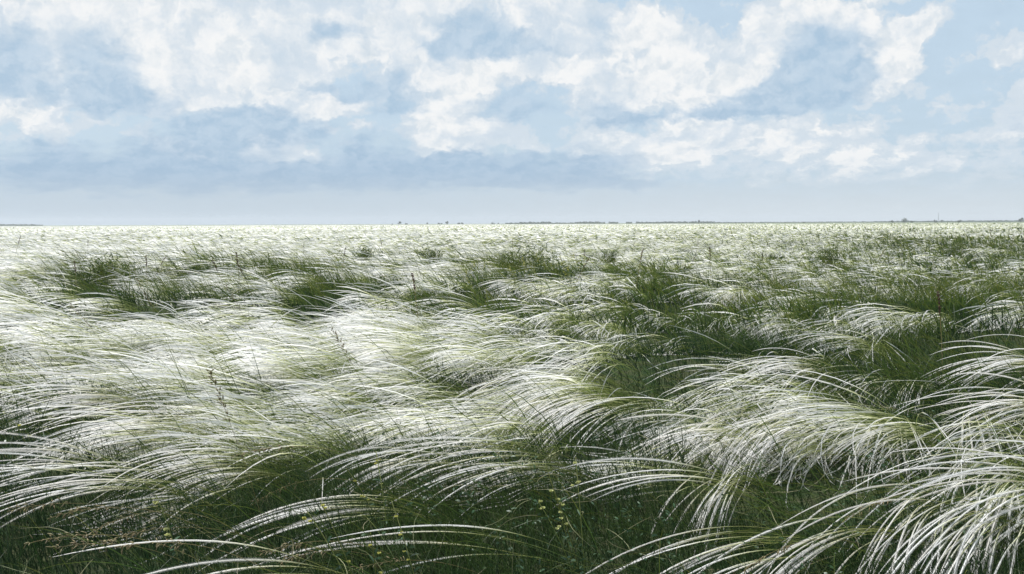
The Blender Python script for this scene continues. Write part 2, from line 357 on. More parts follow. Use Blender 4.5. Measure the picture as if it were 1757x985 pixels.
# ------------------------------------------------------------------ ground: one sheet out to the horizon
def build_ground():
    rr = np.concatenate([[0.0], np.geomspace(0.25, 9000, 260)]); nt_ = 360
    th = np.linspace(0, 2 * math.pi, nt_, endpoint=False)
    x = rr[1:, None] * np.sin(th)[None]; y = rr[1:, None] * np.cos(th)[None]
    V = np.concatenate([[[0, 0, float(H(0, 0))]], np.stack([x, y, H(x, y)], -1).reshape(-1, 3)])
    i = np.arange(len(rr) - 2)[:, None]; j = np.arange(nt_)[None]; j2 = (j + 1) % nt_
    Q = np.stack([1 + i * nt_ + j2, 1 + i * nt_ + j, 1 + (i + 1) * nt_ + j, 1 + (i + 1) * nt_ + j2], -1).reshape(-1, 4)
    jj = np.arange(nt_); T = np.stack([np.zeros(nt_, int), 1 + jj, 1 + (jj + 1) % nt_], -1)[:, ::-1]
    tag(meshobj('ground', V, Q, ground_mat(), T=T), kind='structure')
build_ground()

# ------------------------------------------------------------------ scatter
def wedge(r0, r1, dens, half=0.60, pad=0.9):
    """random points of the visible sector (with a margin for a step aside)"""
    ymax = r1; n = int(dens * (2 * (half * r1 + pad)) * (r1 - r0 * 0.7))
    x = rng.uniform(-(half * r1 + pad), half * r1 + pad, n); y = rng.uniform(r0 * 0.7, ymax, n)
    r = np.hypot(x, y); k = (r >= r0) & (r < r1) & (np.abs(x) < half * y + pad)
    return x[k], y[k]
def wind(x, y):
    """heading of the plumes: to the left, more towards the camera on the right of the field"""
    px, _ = pix(x, np.maximum(y, .8), 0.5)
    d = np.interp(px, [0, 500, 900, 1200, 1757], [R(2), R(8), R(20), R(30), R(30)])
    return math.pi + d + (vnoise(x, y, 0.9, 1) - .5) * R(50) + (vnoise(x, y, 3.1, 2) - .5) * R(30)

def tussocks(x, y, nstr, K, w, sides, split=False, Lm=0.98, spread=0.05, wob=0.07, lod=1.0):
    N = len(x); n = np.maximum(3, (nstr * rng.uniform(0.5, 1.35, N)).astype(int)); idx = np.repeat(np.arange(N), n); M = len(idx)
    wa = wind(x, y); bend = rng.normal(0, R(12), N); L = Lm * rng.uniform(0.78, 1.12, N) * (0.87 + 0.25 * vnoise(x, y, 0.8, 61))
    up = vnoise(x, y, 1.3, 5)
    rx = x[idx] + rng.normal(0, spread, M); ry = y[idx] + rng.normal(0, spread, M)
    root = np.stack([rx, ry, H(rx, ry)], -1)
    az_ = wa[idx] + (rng.normal(0, R(14), N)[idx]) + rng.normal(0, R(8), M) * np.where(rng.random(M) < .09, 5, 1)
    p0 = R(76) - np.abs(rng.normal(0, R(10), N))[idx] - np.abs(rng.normal(0, R(5), M)) + (up[idx] - .5) * R(14)
    p1 = np.interp(pix(x, np.maximum(y, .8), .5)[0], [0, 700, 1200], [R(-27), R(-34), R(-44)])[idx] + bend[idx] + rng.normal(0, R(12), M)
    hang = rng.random(M) < 0.06; p1 = np.where(hang, p1 - R(30), p1)
    P = paths(root, az_, L[idx] * rng.uniform(0.66, 1.12, M), p0, p1, K=K, e=0.62, curl=rng.normal(0.12, 0.28, M) * np.where(pix(x, np.maximum(y, .8), .5)[0][idx] > 1250, 2.0, 1), wob=wob)
    P[..., 2] = np.maximum(P[..., 2], H(P[..., 0], P[..., 1]) + 0.03)
    s = np.linspace(0, 1, K + 1)
    prof = np.interp(s, [0, .35, .48, .6, .85, 1], [.32, .30, .38, 1, .85, .12])
    W = w * prof[None] * rng.uniform(.7, 1.2, (M, 1))
    return sweep(P, W, sides)
def blades(x, y, Lm, w, K, lean=R(28), rnd=None, wind_k=0.5):
    N = len(x); z = H(x, y)
    root = np.stack([x, y, z], -1)
    a = wind(x, y) * 1.0 + rng.normal(0, 1.3, N)
    p0 = R(86) - np.abs(rng.normal(0, R(14), N)); p1 = p0 - np.abs(rng.normal(R(30), lean, N))
    P = paths(root, a, Lm * rng.uniform(.5, 1.2, N), p0, p1, K=K, e=1.2, curl=rng.normal(0, .4, N))
    W = w * np.interp(np.linspace(0, 1, K + 1), [0, .5, 1], [.8, 1, .08])[None] * rng.uniform(.6, 1.3, (N, 1))
    return sweep(P, W, 2, rnd)

HEROES = []      # filled below: kept clear of random tussocks
def plumed(x, y):
    wa = wind(x, y)
    near = np.clip(1 - (y - 5) / 6, 0, 1)
    c_ = []
    for d, z in ((0, .35), (0.22, .55), (0.44, .6), (0.64, .52), (.78, .42)):
        c_.append(cover(x + d * np.cos(wa), y + d * np.sin(wa), z))
    c_ = near * (np.minimum.reduce(c_) + .05) + (1 - near) * c_[2]
    c_ = c_ + (vnoise(x, y, 0.33, 7) - .5) * 0.4 + (vnoise(x * .38, y, 0.38, 12) - .5) * .55 * np.clip((y - 3) / 2, 0, 1) + (vnoise(x, y, 2.0, 8) - .5) * 0.3 * np.clip(y / 8, 0, 1) + (vnoise(x, y, 0.8, 9) - .5) * .5 * np.clip((y - 6) / 6, 0, 1)
    q = np.clip((c_ - 0.30) / 0.42, 0, 1)
    return rng.random(len(x)) < q * q * (3 - 2 * q)

parts = []
for (r0, r1, dens, nstr, K, w, sides) in ((0.9, 4.5, 16, 42, 14, 0.0030, 3), (4.5, 9, 16, 36, 9, 0.0034, 2), (9, 20, 14, 24, 6, 0.0058, 2),
                                          (20, 50, 7.5, 16, 4, 0.0105, 2), (50, 120, 3.2, 11, 3, 0.023, 2), (120, 400, 0.7, 8, 3, 0.07, 2)):
    x, y = wedge(r0, r1, dens)
    k = plumed(x, y)
    if r0 < 2:   # keep the lens free
        k &= np.hypot(x - 0.3, y) > 1.3
    x, y = x[k], y[k]
    parts.append(tussocks(x, y, nstr, K, w, sides, spread=0.05 if r1 < 22 else (0.15 if r1 < 60 else .5), Lm=0.98 if r1 < 60 else 1.05))
V, Q, A = merge(parts); print('feather grass quads', len(Q))
tag(meshobj('feather_grass', V, Q, M_field, attrs=A),
    'silky white feather grass bowed to the left by the wind across the whole steppe', 'feather grass', kind='stuff')

parts = []
for (r0, r1, dens, Lm, w, K) in ((0.7, 4.5, 3300, 0.30, 0.0013, 4), (4.5, 10, 900, 0.34, 0.0022, 3), (10, 22, 200, 0.38, 0.005, 2), (22, 55, 34, 0.42, 0.014, 2), (55, 140, 4.0, .45, .05, 2)):
    x, y = wedge(r0, r1, dens)
    lush = 0.75 + 0.5 * vnoise(x, y, 0.5, 21)
    k = rng.random(len(x)) < (0.45 + 0.55 * vnoise(x, y, 0.18 if r1 < 12 else 1.0, 22)) * (1 - np.clip((y - 12) / 15, 0, .75) * np.clip(cover(x, y, .4) * 1.2, 0, 1))
    lush = lush * (1 - 0.45 * np.clip((y - 1) / 3, 0, 1) * cover(x, y, .4))
    x, y, lush = x[k], y[k], lush[k]
    parts.append(blades(x, y, Lm * lush, w, K, rnd=np.clip(vnoise(x, y, .6, 23) * .7 + rng.random(len(x)) * .5 - .1, 0, 1)))
V, Q, A = merge(parts); print('meadow quads', len(Q))
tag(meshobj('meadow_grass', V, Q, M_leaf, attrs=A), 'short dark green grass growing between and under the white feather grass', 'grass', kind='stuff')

# taller yellow-green leaves: base tufts of the feather grass and green patches without plumes
parts = []
for (r0, r1, dens, w, K, Lm) in ((1.0, 5, 220, 0.0011, 7, .62), (5, 10, 260, 0.0018, 5, .62), (10, 22, 190, 0.0034, 4, .6), (22, 60, 50, .010, 3, .6), (60, 150, 5.0, .035, 2, .62), (150, 400, .6, .09, 2, .7)):
    x, y = wedge(r0, r1, dens)
    c_ = cover(x, y, 0.4)
    k = rng.random(len(x)) < (0.25 * np.clip(1.6 - y / 12, 0.12, 1) + 0.9 * np.clip(1 - c_, 0, 1) * np.clip((y - 3) / 6, 0.15, 1)) * np.clip(vnoise(x, y, .25 if r1 < 12 else (1.2 if r1 < 70 else 9), 31) * 1.8 - .35, 0, 1)
    x, y = x[k], y[k]; N = len(x)
    root = np.stack([x, y, H(x, y)], -1)
    gap = np.clip(1.15 - cover(x, y, .5) * 1.5, 0, 1) * np.clip((y - 3.5) / 5, 0, 1)
    a = wind(x, y) + rng.normal(0, .35 + .5 * gap, N); p0 = R(80) - np.abs(rng.normal(0, R(10), N)); p1 = rng.normal(R(5), R(22), N) + gap * R(26)
    P = paths(root, a, Lm * rng.uniform(.6, 1.15, N) * (1 + .06 * gap), p0, p1, K=K, e=.9, wob=.08)
    W = w * np.interp(np.linspace(0, 1, K + 1), [0, .5, 1], [.9, 1, .1])[None] * rng.uniform(.6, 1.3, (N, 1))
    parts.append(sweep(P, W, 2))
V, Q, A = merge(parts); print('leaf quads', len(Q))
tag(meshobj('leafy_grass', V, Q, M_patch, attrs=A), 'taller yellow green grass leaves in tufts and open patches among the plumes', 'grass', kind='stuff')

# dry straw and broken pale stems lying in the gaps
x, y = wedge(1.2, 7, 60); x, y = x, y; N = len(x)
P = paths(np.stack([x, y, H(x, y) + rng.uniform(.02, .28, N)], -1), rng.uniform(0, 6.28, N), rng.uniform(.05, .32, N), rng.normal(.1, .5, N), rng.normal(-.2, .6, N), K=6, curl=rng.normal(0, .8, N), wob=.2)
V, Q, A = sweep(P, rng.uniform(.0005, .0011, (N, 1)) * np.array([[.6, 1, 1, 1, 1, .8, .3]]), 2)
tag(meshobj('dry_straw', V, Q, mat('dry_straw', [(0, (0.16, 0.14, 0.07)), (1, (0.42, 0.38, 0.24))], .2, stops2=[(0, (0.1, 0.13, 0.05)), (1, (0.2, 0.22, 0.1))]), attrs=A), 'thin broken pale straw caught among the dark grass of the gaps', 'straw', kind='stuff')

# low leafy weeds on the floor of the gaps
def leaf_rosettes(cx, cy, n, hmax, size, z0=None):
    N = len(cx); idx = np.repeat(np.arange(N), n); M = len(idx)
    h = rng.uniform(.03, 1, M) * hmax
    root = np.stack([cx[idx] + rng.normal(0, .02, M), cy[idx] + rng.normal(0, .02, M), h + (H(cx, cy)[idx] if z0 is None else z0)], -1)
    a = rng.uniform(0, 6.28, M); p0 = rng.uniform(R(5), R(60), M)
    P = paths(root, a, size * rng.uniform(.6, 1.3, M), p0, p0 - R(40), K=3, e=1)
    W = size * .17 * np.array([.2, 1, .9, .05])[None] * rng.uniform(.8, 1.2, (M, 1))
    return sweep(P, W, 2)
x, y = wedge(1.2, 6, 55); k = rng.random(len(x)) < (1.15 - cover(x, y, .3)) * np.clip(vnoise(x, y, .5, 41) * 1.8 - .4, 0, 1); x, y = x[k], y[k]
V, Q, A = leaf_rosettes(x, y, 14, .22, .022)
tag(meshobj('leafy_weeds', V, Q, M_herb, attrs=A), 'small leafy green weeds scattered low in the dark gaps of the grass', 'weeds', kind='stuff')

# ------------------------------------------------------------------ single tussocks that stand out in front
def tussock(px, py, label, n=16, L=1.05, toward=10, p0=74, p1=-35, fan=7, pf=9, spread=.03, curl=(0.1, .15), e=.62, w=.0028, cut=.42, leaves=26, z=0.0, wob=.06):
    """one feather-grass tussock; (px, py) is where the middle of its plumes shows"""
    K = 20; a0 = math.pi + R(toward)
    one = paths(np.zeros((1, 3)), np.array([a0]), np.array([L]), np.array([R(p0)]), np.array([R(p1)]), K=K, e=e, curl=np.array([curl[0]]))[0]
    m = one[int(K * .72)]; q = at_height(px, py, m[2] + z)
    bx, by = q[0] - m[0], q[1] - m[1]; bz = float(H(bx, by))
    root = empty('feather_grass_tussock', (bx, by, bz), label=label, cat='grass tussock', group='wind-bent feather grass tussocks in the foreground')
    r0 = np.stack([rng.normal(0, spread, n), rng.normal(0, spread, n), np.zeros(n)], -1)
    P = paths(r0, a0 + rng.normal(0, R(fan), n), L * rng.uniform(.84, 1.1, n), R(p0) + rng.normal(0, R(pf) * .5, n), R(p1) + rng.normal(0, R(pf), n), K=K, e=e,
              curl=rng.normal(curl[0], curl[1], n), wob=wob)
    c_ = int(K * cut); s = np.linspace(0, 1, K + 1)
    rnd = rng.random(n)
    Pa = P[:, :c_ + 1]; Wa = np.full(Pa.shape[:2], .0009)
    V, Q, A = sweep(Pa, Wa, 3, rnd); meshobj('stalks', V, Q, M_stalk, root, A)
    Pb = P[:, c_:]; sb = np.linspace(0, 1, Pb.shape[1])
    Wb = w * np.interp(sb, [0, .12, .3, .8, 1], [.35, .6, 1, .85, .12])[None] * rng.uniform(.75, 1.2, (n, 1))
    Fz = sweep(Pb, Wb * np.interp(sb, [0, .15, .3, 1], [.3, 1.2, 2.3, 2.6])[None], 2, rnd)
    V, Q, A = merge([sweep(Pb, Wb, 3, rnd), Fz]); meshobj('plumes', V, Q, M_plume, root, A, fuzz=(M_fuzz, len(Fz[1])))
    if leaves:
        m_ = leaves; rl = np.stack([rng.normal(0, spread * 1.5, m_), rng.normal(0, spread * 1.5, m_), np.zeros(m_)], -1)
        P = paths(rl, a0 + rng.normal(0, R(28), m_), L * rng.uniform(.4, .72, m_), R(p0) + rng.normal(0, R(9), m_), R(-5) + rng.normal(0, R(18), m_), K=9, e=.9, wob=.1)
        W = .0012 * np.interp(np.linspace(0, 1, 10), [0, .5, 1], [.9, 1, .1])[None] * rng.uniform(.6, 1.3, (m_, 1))
        V, Q, A = sweep(P, W, 2); meshobj('leaves', V, Q, M_patch, root, A)
    return root
T_ = tussock
T_(90, 838, 'feather grass tussock with a flat fan of plumes at the left edge above bottom corner', n=16, L=1.15, toward=6, p0=60, p1=-28, spread=.05)
T_(20, 800, 'feather grass tussock lying lowest at the left edge above the bottom corner fan', n=14, L=1.1, toward=0, p0=60, p1=-20)
T_(500, 880, 'feather grass tussock with long plumes arching alone over dark grass at bottom centre left', n=13, L=1.05, toward=14, p0=58, p1=-30, fan=5, pf=6)
T_(640, 860, 'sparse feather grass tussock sending four long thin plumes flat above the bottom centre left arch', n=5, L=1.35, toward=3, p0=50, p1=-14, fan=5, leaves=10)
T_(330, 972, 'feather grass tussock with only its highest plumes curving along the bottom edge at left', n=5, L=1.1, toward=4, p0=60, p1=-25)
T_(1130, 905, 'feather grass tussock with a narrow arch of plumes at the bottom centre right', n=9, L=1.3, toward=16, p0=56, p1=-36, fan=3, pf=4)
T_(1190, 935, 'feather grass tussock of four plumes arching just below the narrow bottom centre right arch', n=5, L=1.1, toward=22, p0=58, p1=-36, fan=4, pf=4)
T_(1340, 920, 'feather grass tussock with thick arch of plumes meeting the bottom edge right of centre', n=15, L=1.15, toward=24, p0=62, p1=-42, fan=5, pf=5)
T_(738, 790, 'small feather grass tussock with one tight hooked plume standing alone in the dark central gap', n=8, L=.62, toward=26, p0=82, p1=-72, fan=4, pf=4, leaves=14)
T_(628, 812, 'small feather grass tussock with a short forked plume left of the hooked one', n=12, L=.72, toward=24, p0=80, p1=-45, fan=9, leaves=18)
T_(690, 800, 'small feather grass tussock with thin plumes swept low behind the short forked one', n=8, L=.78, toward=14, p0=74, p1=-35, fan=7, leaves=18)
T_(820, 690, 'feather grass tussock with a few crossing upright tips behind the central gap', n=9, L=.85, toward=40, p0=84, p1=-60, fan=30, pf=20, curl=(0, .6))
T_(895, 720, 'dense feather grass tussock hanging like a mane over the back of the dark central gap', n=42, L=.95, toward=42, p0=80, p1=-66, fan=13, spread=.07)
T_(975, 700, 'dense feather grass tussock with long parallel plumes right of the hanging mane', n=38, L=1.05, toward=30, p0=76, p1=-42, fan=9, spread=.07)
T_(1100, 770, 'feather grass tussock with a flat pointed wisp right end of central gap', n=6, L=1.1, toward=2, p0=66, p1=-22, fan=5, pf=5)
T_(1165, 735, 'feather grass tussock with evenly spread plumes above the flat pointed wisp', n=16, L=.95, toward=14, p0=72, p1=-34, fan=9)
T_(1230, 760, 'large feather grass tussock with a wide cascade of plumes falling left, right of centre', n=34, L=1.1, toward=38, p0=74, p1=-55, fan=11, spread=.08, w=.003)
T_(1310, 745, 'large feather grass tussock feeding the top of the wide cascade right of centre', n=28, L=1.05, toward=32, p0=74, p1=-46, fan=10, spread=.08, w=.003)
T_(1210, 850, 'feather grass tussock with a steep bundle of plumes ending above the bottom centre right arch', n=22, L=1.0, toward=50, p0=76, p1=-62, fan=8)
T_(1330, 640, 'feather grass tussock with a brushed-up crest of plumes in the middle distance at right', n=30, L=1.0, toward=20, p0=78, p1=-30, fan=12)
T_(1540, 690, 'feather grass tussock drooping over tall yellow green leaves in the right half', n=24, L=.85, toward=46, p0=84, p1=-66, fan=12, leaves=70)
T_(1400, 610, 'feather grass tussock with one upright loop of plumes above the right-hand crest', n=10, L=.75, toward=60, p0=88, p1=-80, fan=16)
T_(1560, 800, 'feather grass tussock with curling plumes looping back down at the lower right', n=18, L=1.1, toward=62, p0=82, p1=-80, fan=16, curl=(.5, .5), w=.003)
T_(1640, 835, 'feather grass tussock with long level plumes across the tangle at the lower right', n=15, L=1.15, toward=8, p0=68, p1=-25, fan=9, w=.003)
T_(1500, 905, 'feather grass tussock with thick diagonal plumes at the bottom right', n=16, L=1.15, toward=42, p0=70, p1=-50, fan=9, w=.003)
T_(1600, 930, 'feather grass tussock with the thickest diagonal bundle in the bottom right corner', n=20, L=1.2, toward=38, p0=70, p1=-45, fan=9, spread=.07, w=.003)
T_(1720, 800, 'feather grass tussock with hooked plumes hanging at the right edge', n=22, L=1.05, toward=70, p0=84, p1=-84, fan=18, curl=(.6, .5), w=.003)
T_(1730, 900, 'feather grass tussock filling the right edge near the bottom corner with mixed crossing plumes', n=22, L=1.1, toward=50, p0=78, p1=-60, fan=26, curl=(.2, .6), w=.003)
T_(1690, 690, 'feather grass tussock with smooth plumes sweeping in from the right edge', n=30, L=1.15, toward=14, p0=66, p1=-24, fan=8)
T_(1700, 630, 'feather grass tussock with a bright level sheaf farther back at the right edge', n=36, L=1.1, toward=10, p0=70, p1=-25, fan=8, spread=.07)
T_(110, 700, 'feather grass tussock with pointed white tips reaching over the green hollow at left', n=34, L=1.1, toward=12, p0=68, p1=-25, fan=8, spread=.07)
T_(190, 745, 'feather grass tussock with combed fan of plumes beside the green hollow at left', n=34, L=1.1, toward=14, p0=68, p1=-30, fan=8, spread=.07)
T_(110, 655, 'feather grass tussock with one long straight plume stretching to the left edge', n=9, L=1.2, toward=-14, p0=56, p1=-4, fan=6)

# ------------------------------------------------------------------ other plants
def spindles(base, az_, pit, length, rad, K=4):
    P = paths(base, az_, length, pit, pit - .35, K=K, e=1)
    W = rad[:, None] * np.interp(np.linspace(0, 1, K + 1), [0, .25, .6, 1], [.25, 1, .8, .05])[None]
    return sweep(P, W, 4)
def brome(px, py, label, L=.8, toward=8, p0=66, p1=-26, droop=True, group=None):
    K = 22; a0 = math.pi + R(toward)
    P = paths(np.zeros((1, 3)), np.array([a0]), np.array([L]), np.array([R(p0)]), np.array([R(p1)]), K=K, e=.9, curl=np.array([.1]))
    m = P[0, int(K * .88)]; q = at_height(px, py, m[2]); bx, by = q[0] - m[0], q[1] - m[1]
    root = empty('brome_grass', (bx, by, float(H(bx, by))), label=label, cat='brome grass', group=group or 'brome grasses with brown drooping heads')
    V, Q, A = sweep(P, np.linspace(.0011, .0005, K + 1)[None], 4); meshobj('stem', V, Q, M_straw, root, A)
    n = 30; f = np.sort(rng.uniform(.74, 1.0, n)); idx = f * K; i = np.minimum(idx.astype(int), K - 1); fr = (idx - i)[:, None]
    b = P[0, i] * (1 - fr) + P[0, i + 1] * fr
    aa = a0 + rng.normal(0, 1.0, n); pp = np.full(n, R(p1)) + rng.normal(0, .45, n)
    tw = paths(b, aa, rng.uniform(.008, .03, n) * (1.3 - f), pp + .5, pp, K=2)
    V1, Q1, A1 = sweep(tw, np.full((n, 3), .0003), 3)
    V2, Q2, A2 = spindles(tw[:, -1], aa, pp, rng.uniform(.012, .020, n), rng.uniform(.0018, .0028, n))
    V, Q, A = merge([(V1, Q1, A1), (V2, Q2, A2)]); meshobj('seed_head', V, Q, M_brown, root, A)
    return root
for args in ((70, 868, 'brown brome seed head at far left nodding over dark grass'), (140, 880, 'brome seed head right of the far left one, pointing up left'),
             (190, 900, 'brome with a loose tan seed head, second row of the lower left group'), (230, 918, 'brome with a pale hanging seed head in the middle of the lower left group'),
             (110, 930, 'brome seed head lowest but one in the bottom left corner', .75), (150, 945, 'brome with a dark reddish head close to the bottom left corner', .7),
             (265, 935, 'brome with a bent seed head at the right end of the lower left group'), (455, 768, 'tall reddish brome head slanting across the plumes left of the centre', .95),
             (475, 838, 'brome with a curved tan head just above the bottom centre left arch'), (490, 925, 'brome with a tan head hanging in front of the bottom centre left arch', .7),
             (520, 940, 'low brome head beside the one in front of the bottom arch', .65), (650, 935, 'brome with a thin greenish head below the bottom centre left arch', .7),
             (1320, 905, 'brome with a thin dark head crossing the arches at the bottom right of centre', .8), (1490, 855, 'thin brome stem crossing the plumes at lower right', .8)):
    brome(*args, toward=float(rng.uniform(-12, 14)), p0=float(rng.uniform(56, 70)), p1=float(rng.uniform(-40, -10)))

def stems_from(base_n, height, lean, rad, K=8, spread=.015, az0=math.pi):
    rr = np.stack([rng.normal(0, spread, base_n), rng.normal(0, spread, base_n), np.zeros(base_n)], -1)
    P = paths(rr, az0 + rng.normal(0, .7, base_n), height * rng.uniform(.8, 1.05, base_n), R(88) - np.abs(rng.normal(lean, R(6), base_n)), R(70) - np.abs(rng.normal(lean, R(8), base_n)), K=K, e=1)
    return P, sweep(P, np.full((base_n, K + 1), rad), 4)
def petals(c, size, n=5, parent=None, m=None, name='blossom'):
    """one small blossom: a ring of cupped petals"""
    t = rng.uniform(0, 6.28); a = t + np.arange(n) * 2 * math.pi / n
    P = paths(np.repeat(np.array([c]), n, 0), a, np.full(n, size), np.full(n, R(55)), np.full(n, R(5)), K=3, e=1)
    V, Q, A = sweep(P, np.full((n, 1), size * .42) * np.array([[.25, 1, 1, .35]]), 2)
    return meshobj(name, V, Q, m, parent, A)
def flower_plant(px, py, height, label, nstem=3, nblos=15, size=.009, m=None, lean=R(8), group=None, simple=False):
    q = at_height(px, py, height * .9); bx, by = q[0] + .03, q[1]
    root = empty('flowering_plant', (bx, by, float(H(bx, by))), label=label, cat='wildflower', group=group)
    P, (V, Q, A) = stems_from(nstem, height, lean, .0014 if not simple else .0025); meshobj('stems', V, Q, M_stalk, root, A)
    xs = []; 
    for st in P:
        for f in rng.uniform(.15, .85, 9 if not simple else 5): k_ = f * (len(st) - 1); i = int(k_); xs.append(st[i] + (st[i + 1] - st[i]) * (k_ - i))
    xs = np.array(xs); n = len(xs); a = rng.uniform(0, 6.28, n)
    PL = paths(xs, a, rng.uniform(.02, .04, n) * (1.6 if simple else 1), rng.uniform(R(10), R(60), n), rng.uniform(R(-30), R(20), n), K=3, e=1)
    V, Q, A = sweep(PL, (.0035 if not simple else .008) * np.array([[.3, 1, .9, .05]]) * np.ones((n, 1)), 2); meshobj('leaves', V, Q, M_herb, root, A)
    pts = []
    for j in range(nblos):
        st = P[j % nstem]; f = rng.uniform(.6, 1.0); k_ = min(f * (len(st) - 1), len(st) - 1.001); i = int(k_)
        pts.append(st[i] + (st[i + 1] - st[i]) * (k_ - i) + rng.normal(0, .010 if not simple else .02, 3))
    for c in pts: petals(c, size, parent=root, m=m)
    return root
flower_plant(990, 775, .52, 'slender plant with pale yellow blossoms standing in the dark central gap', nstem=4, nblos=16, size=.009, m=M_pale, lean=R(4))
flower_plant(652, 770, .46, 'plant with a small greenish yellow flower cluster behind the short forked plume', nstem=2, nblos=8, size=.007, m=M_yellow)
flower_plant(632, 862, .50, 'plant with a loose yellow green flower cluster over the bottom centre left arch', nstem=3, nblos=9, size=.007, m=M_yellow)
flower_plant(724, 862, .46, 'thin plant with a few yellow buds right of the loose yellow green cluster', nstem=1, nblos=5, size=.007, m=M_yellow)
flower_plant(70, 735, .40, 'small plant with one yellow flower in the green hollow at left', nstem=1, nblos=2, size=.011, m=M_yellow)
flower_plant(308, 885, .40, 'low plant with a single cream blossom in the dark grass at lower left', nstem=1, nblos=3, size=.012, m=M_pale)
proto = flower_plant(930, 455, .55, 'yellow flowering plant in the broad green patch of the middle distance', nstem=6, nblos=9, size=.017, m=M_yellow, group='yellow flowering plants in the middle distance', simple=True)
def copy_tree(o, loc, rz=0.0, sc=1.0, label=None, group=None):
    r = o.copy(); COL.objects.link(r); r.location = loc; r.rotation_euler = (0, 0, rz); r.scale = (sc, sc, sc)
    if label: r['label'] = label
    if group: r['group'] = group
    for ch in o.children:
        c = ch.copy(); COL.objects.link(c); c.parent = r
        for g_ in ch.children:
            d = g_.copy(); COL.objects.link(d); d.parent = c
    return r
# (copies share their mesh data)
def put(o, px, py, h, n=0, **kw):
    q = at_height(px, py, h); return copy_tree(o, (q[0], q[1], float(H(q[0], q[1]))), float(rng.uniform(-.5, .5)), float(rng.uniform(.8, 1.15)), **kw)
for px, py in ((822, 455), (815, 463), (835, 452), (905, 448), (918, 460), (945, 452), (958, 446), (972, 458), (890, 462), (985, 465), (870, 450), (1000, 452), (1555, 420), (1430, 398), (1700, 410), (1740, 408)):
    put(proto, px + rng.uniform(-4, 4), py, .5)

# dark flower and seed stalks that stick out above the plumes
def seed_stalk(h, lean, label, group):
    root = empty('seed_stalk', (0, 0, 0), label=label, cat='seed stalk', group=group)
    P = paths(np.zeros((1, 3)), np.array([0.]), np.array([h]), np.array([R(90) - lean]), np.array([R(80) - lean * 1.5]), K=8, e=1)
    V, Q, A = sweep(P, np.linspace(.0032, .0022, 9)[None], 4); meshobj('stem', V, Q, M_straw, root, A)
    n = 34; f = rng.uniform(.76, 1, n) * 7.99; i = f.astype(int); b = P[0, i] * (1 - (f - i))[:, None] + P[0, i + 1] * (f - i)[:, None]
    V, Q, A = spindles(b, rng.uniform(0, 6.28, n), np.full(n, R(62)) + rng.normal(0, .2, n), rng.uniform(.015, .026, n), rng.uniform(.003, .005, n)); meshobj('seed_head', V, Q, M_dark, root, A)
    return root
GS_ = 'dark seed stalks rising above the white plumes'
stalk_protos = [seed_stalk(.72, R(3), 'thin dark seed stalk rising upright out of the feather grass', GS_), seed_stalk(.78, R(16), 'thin dark seed stalk rising upright out of the feather grass', GS_)]
spots = [(75, 392), (85, 395), (62, 394), (112, 388), (242, 398), (590, 392), (598, 398), (575, 402), (585, 440), (765, 392), (880, 402), (1060, 400), (1084, 402), (1050, 405), (1195, 402), (1172, 420), (1090, 445), (1000, 425), (720, 478), (975, 445),
         (132, 455), (250, 440), (252, 455), (395, 450), (412, 445), (440, 455), (150, 420), (20, 425), (330, 400), (430, 396), (1330, 405), (1380, 398), (1450, 392), (1480, 393), (1505, 395), (1540, 388), (1596, 380), (1600, 384), (1572, 384), (1486, 430), (1640, 392), (1700, 398), (1735, 402),
         (1310, 420), (1220, 430), (690, 410), (520, 404), (660, 420), (1622, 505)]
used = [False, False]
for n_, (px, py) in enumerate(spots):
    j = n_ % 2; q = at_height(px, max(py, 391) + 7, .66); loc = (q[0], q[1], float(H(q[0], q[1]))); rz = float(rng.uniform(-2.2, 2.2))
    if not used[j]: used[j] = True; stalk_protos[j].location = loc; stalk_protos[j].rotation_euler = (0, 0, rz)
    else: copy_tree(stalk_protos[j], loc, rz, float(rng.uniform(.9, 1.1)))
brome(248, 500, 'reddish brown grass spike leaning up left above the bright white field at left', L=.9, p0=72, p1=62)
brome(402, 512, 'short reddish grass spike leaning up left near the middle of the white field', L=.85, p0=70, p1=60)
brome(140, 535, 'faint reddish grass spike lying over the white plumes at the far left', L=.85, p0=66, p1=50)
brome(588, 590, 'dark thin grass spike in the centre of the white field', L=.8, p0=70, p1=60)
brome(380, 690, 'short dark grass spike above the brome at left of centre', L=.75, p0=78, p1=70)

# bushy green plants standing in the field
def bushy(px, py, h, wd, label, n=700, m=None):
    q = at_height(px, py, h * .8); bx, by = q[0], q[1]
    root = empty('bushy_plant', (bx, by, float(H(bx, by))), label=label, cat='leafy plant', group='bushy green plants among the feather grass')
    k = 16; rr = np.stack([rng.normal(0, wd * .2, k), rng.normal(0, wd * .2, k), np.zeros(k)], -1)
    P = paths(rr, rng.uniform(0, 6.28, k), h * rng.uniform(.7, 1, k), np.full(k, R(84)), rng.uniform(R(45), R(75), k), K=6)
    V, Q, A = sweep(P, np.full((k, 7), .003), 3); meshobj('stems', V, Q, M_stalk, root, A)
    u = rng.integers(0, k, n); f = rng.uniform(.2, 1, n) * 5.99; i = f.astype(int); b = P[u, i] * (1 - (f - i))[:, None] + P[u, i + 1] * (f - i)[:, None] + rng.normal(0, wd * .10, (n, 3)) * [1, 1, .4]
    PL = paths(b, rng.uniform(0, 6.28, n), rng.uniform(.05, .1, n), rng.uniform(R(20), R(75), n), rng.uniform(R(-20), R(50), n), K=2, e=1)
    V, Q, A = sweep(PL, np.full((n, 1), .007) * np.array([[.5, 1, .1]]), 2); meshobj('foliage', V, Q, m or M_patch, root, A)
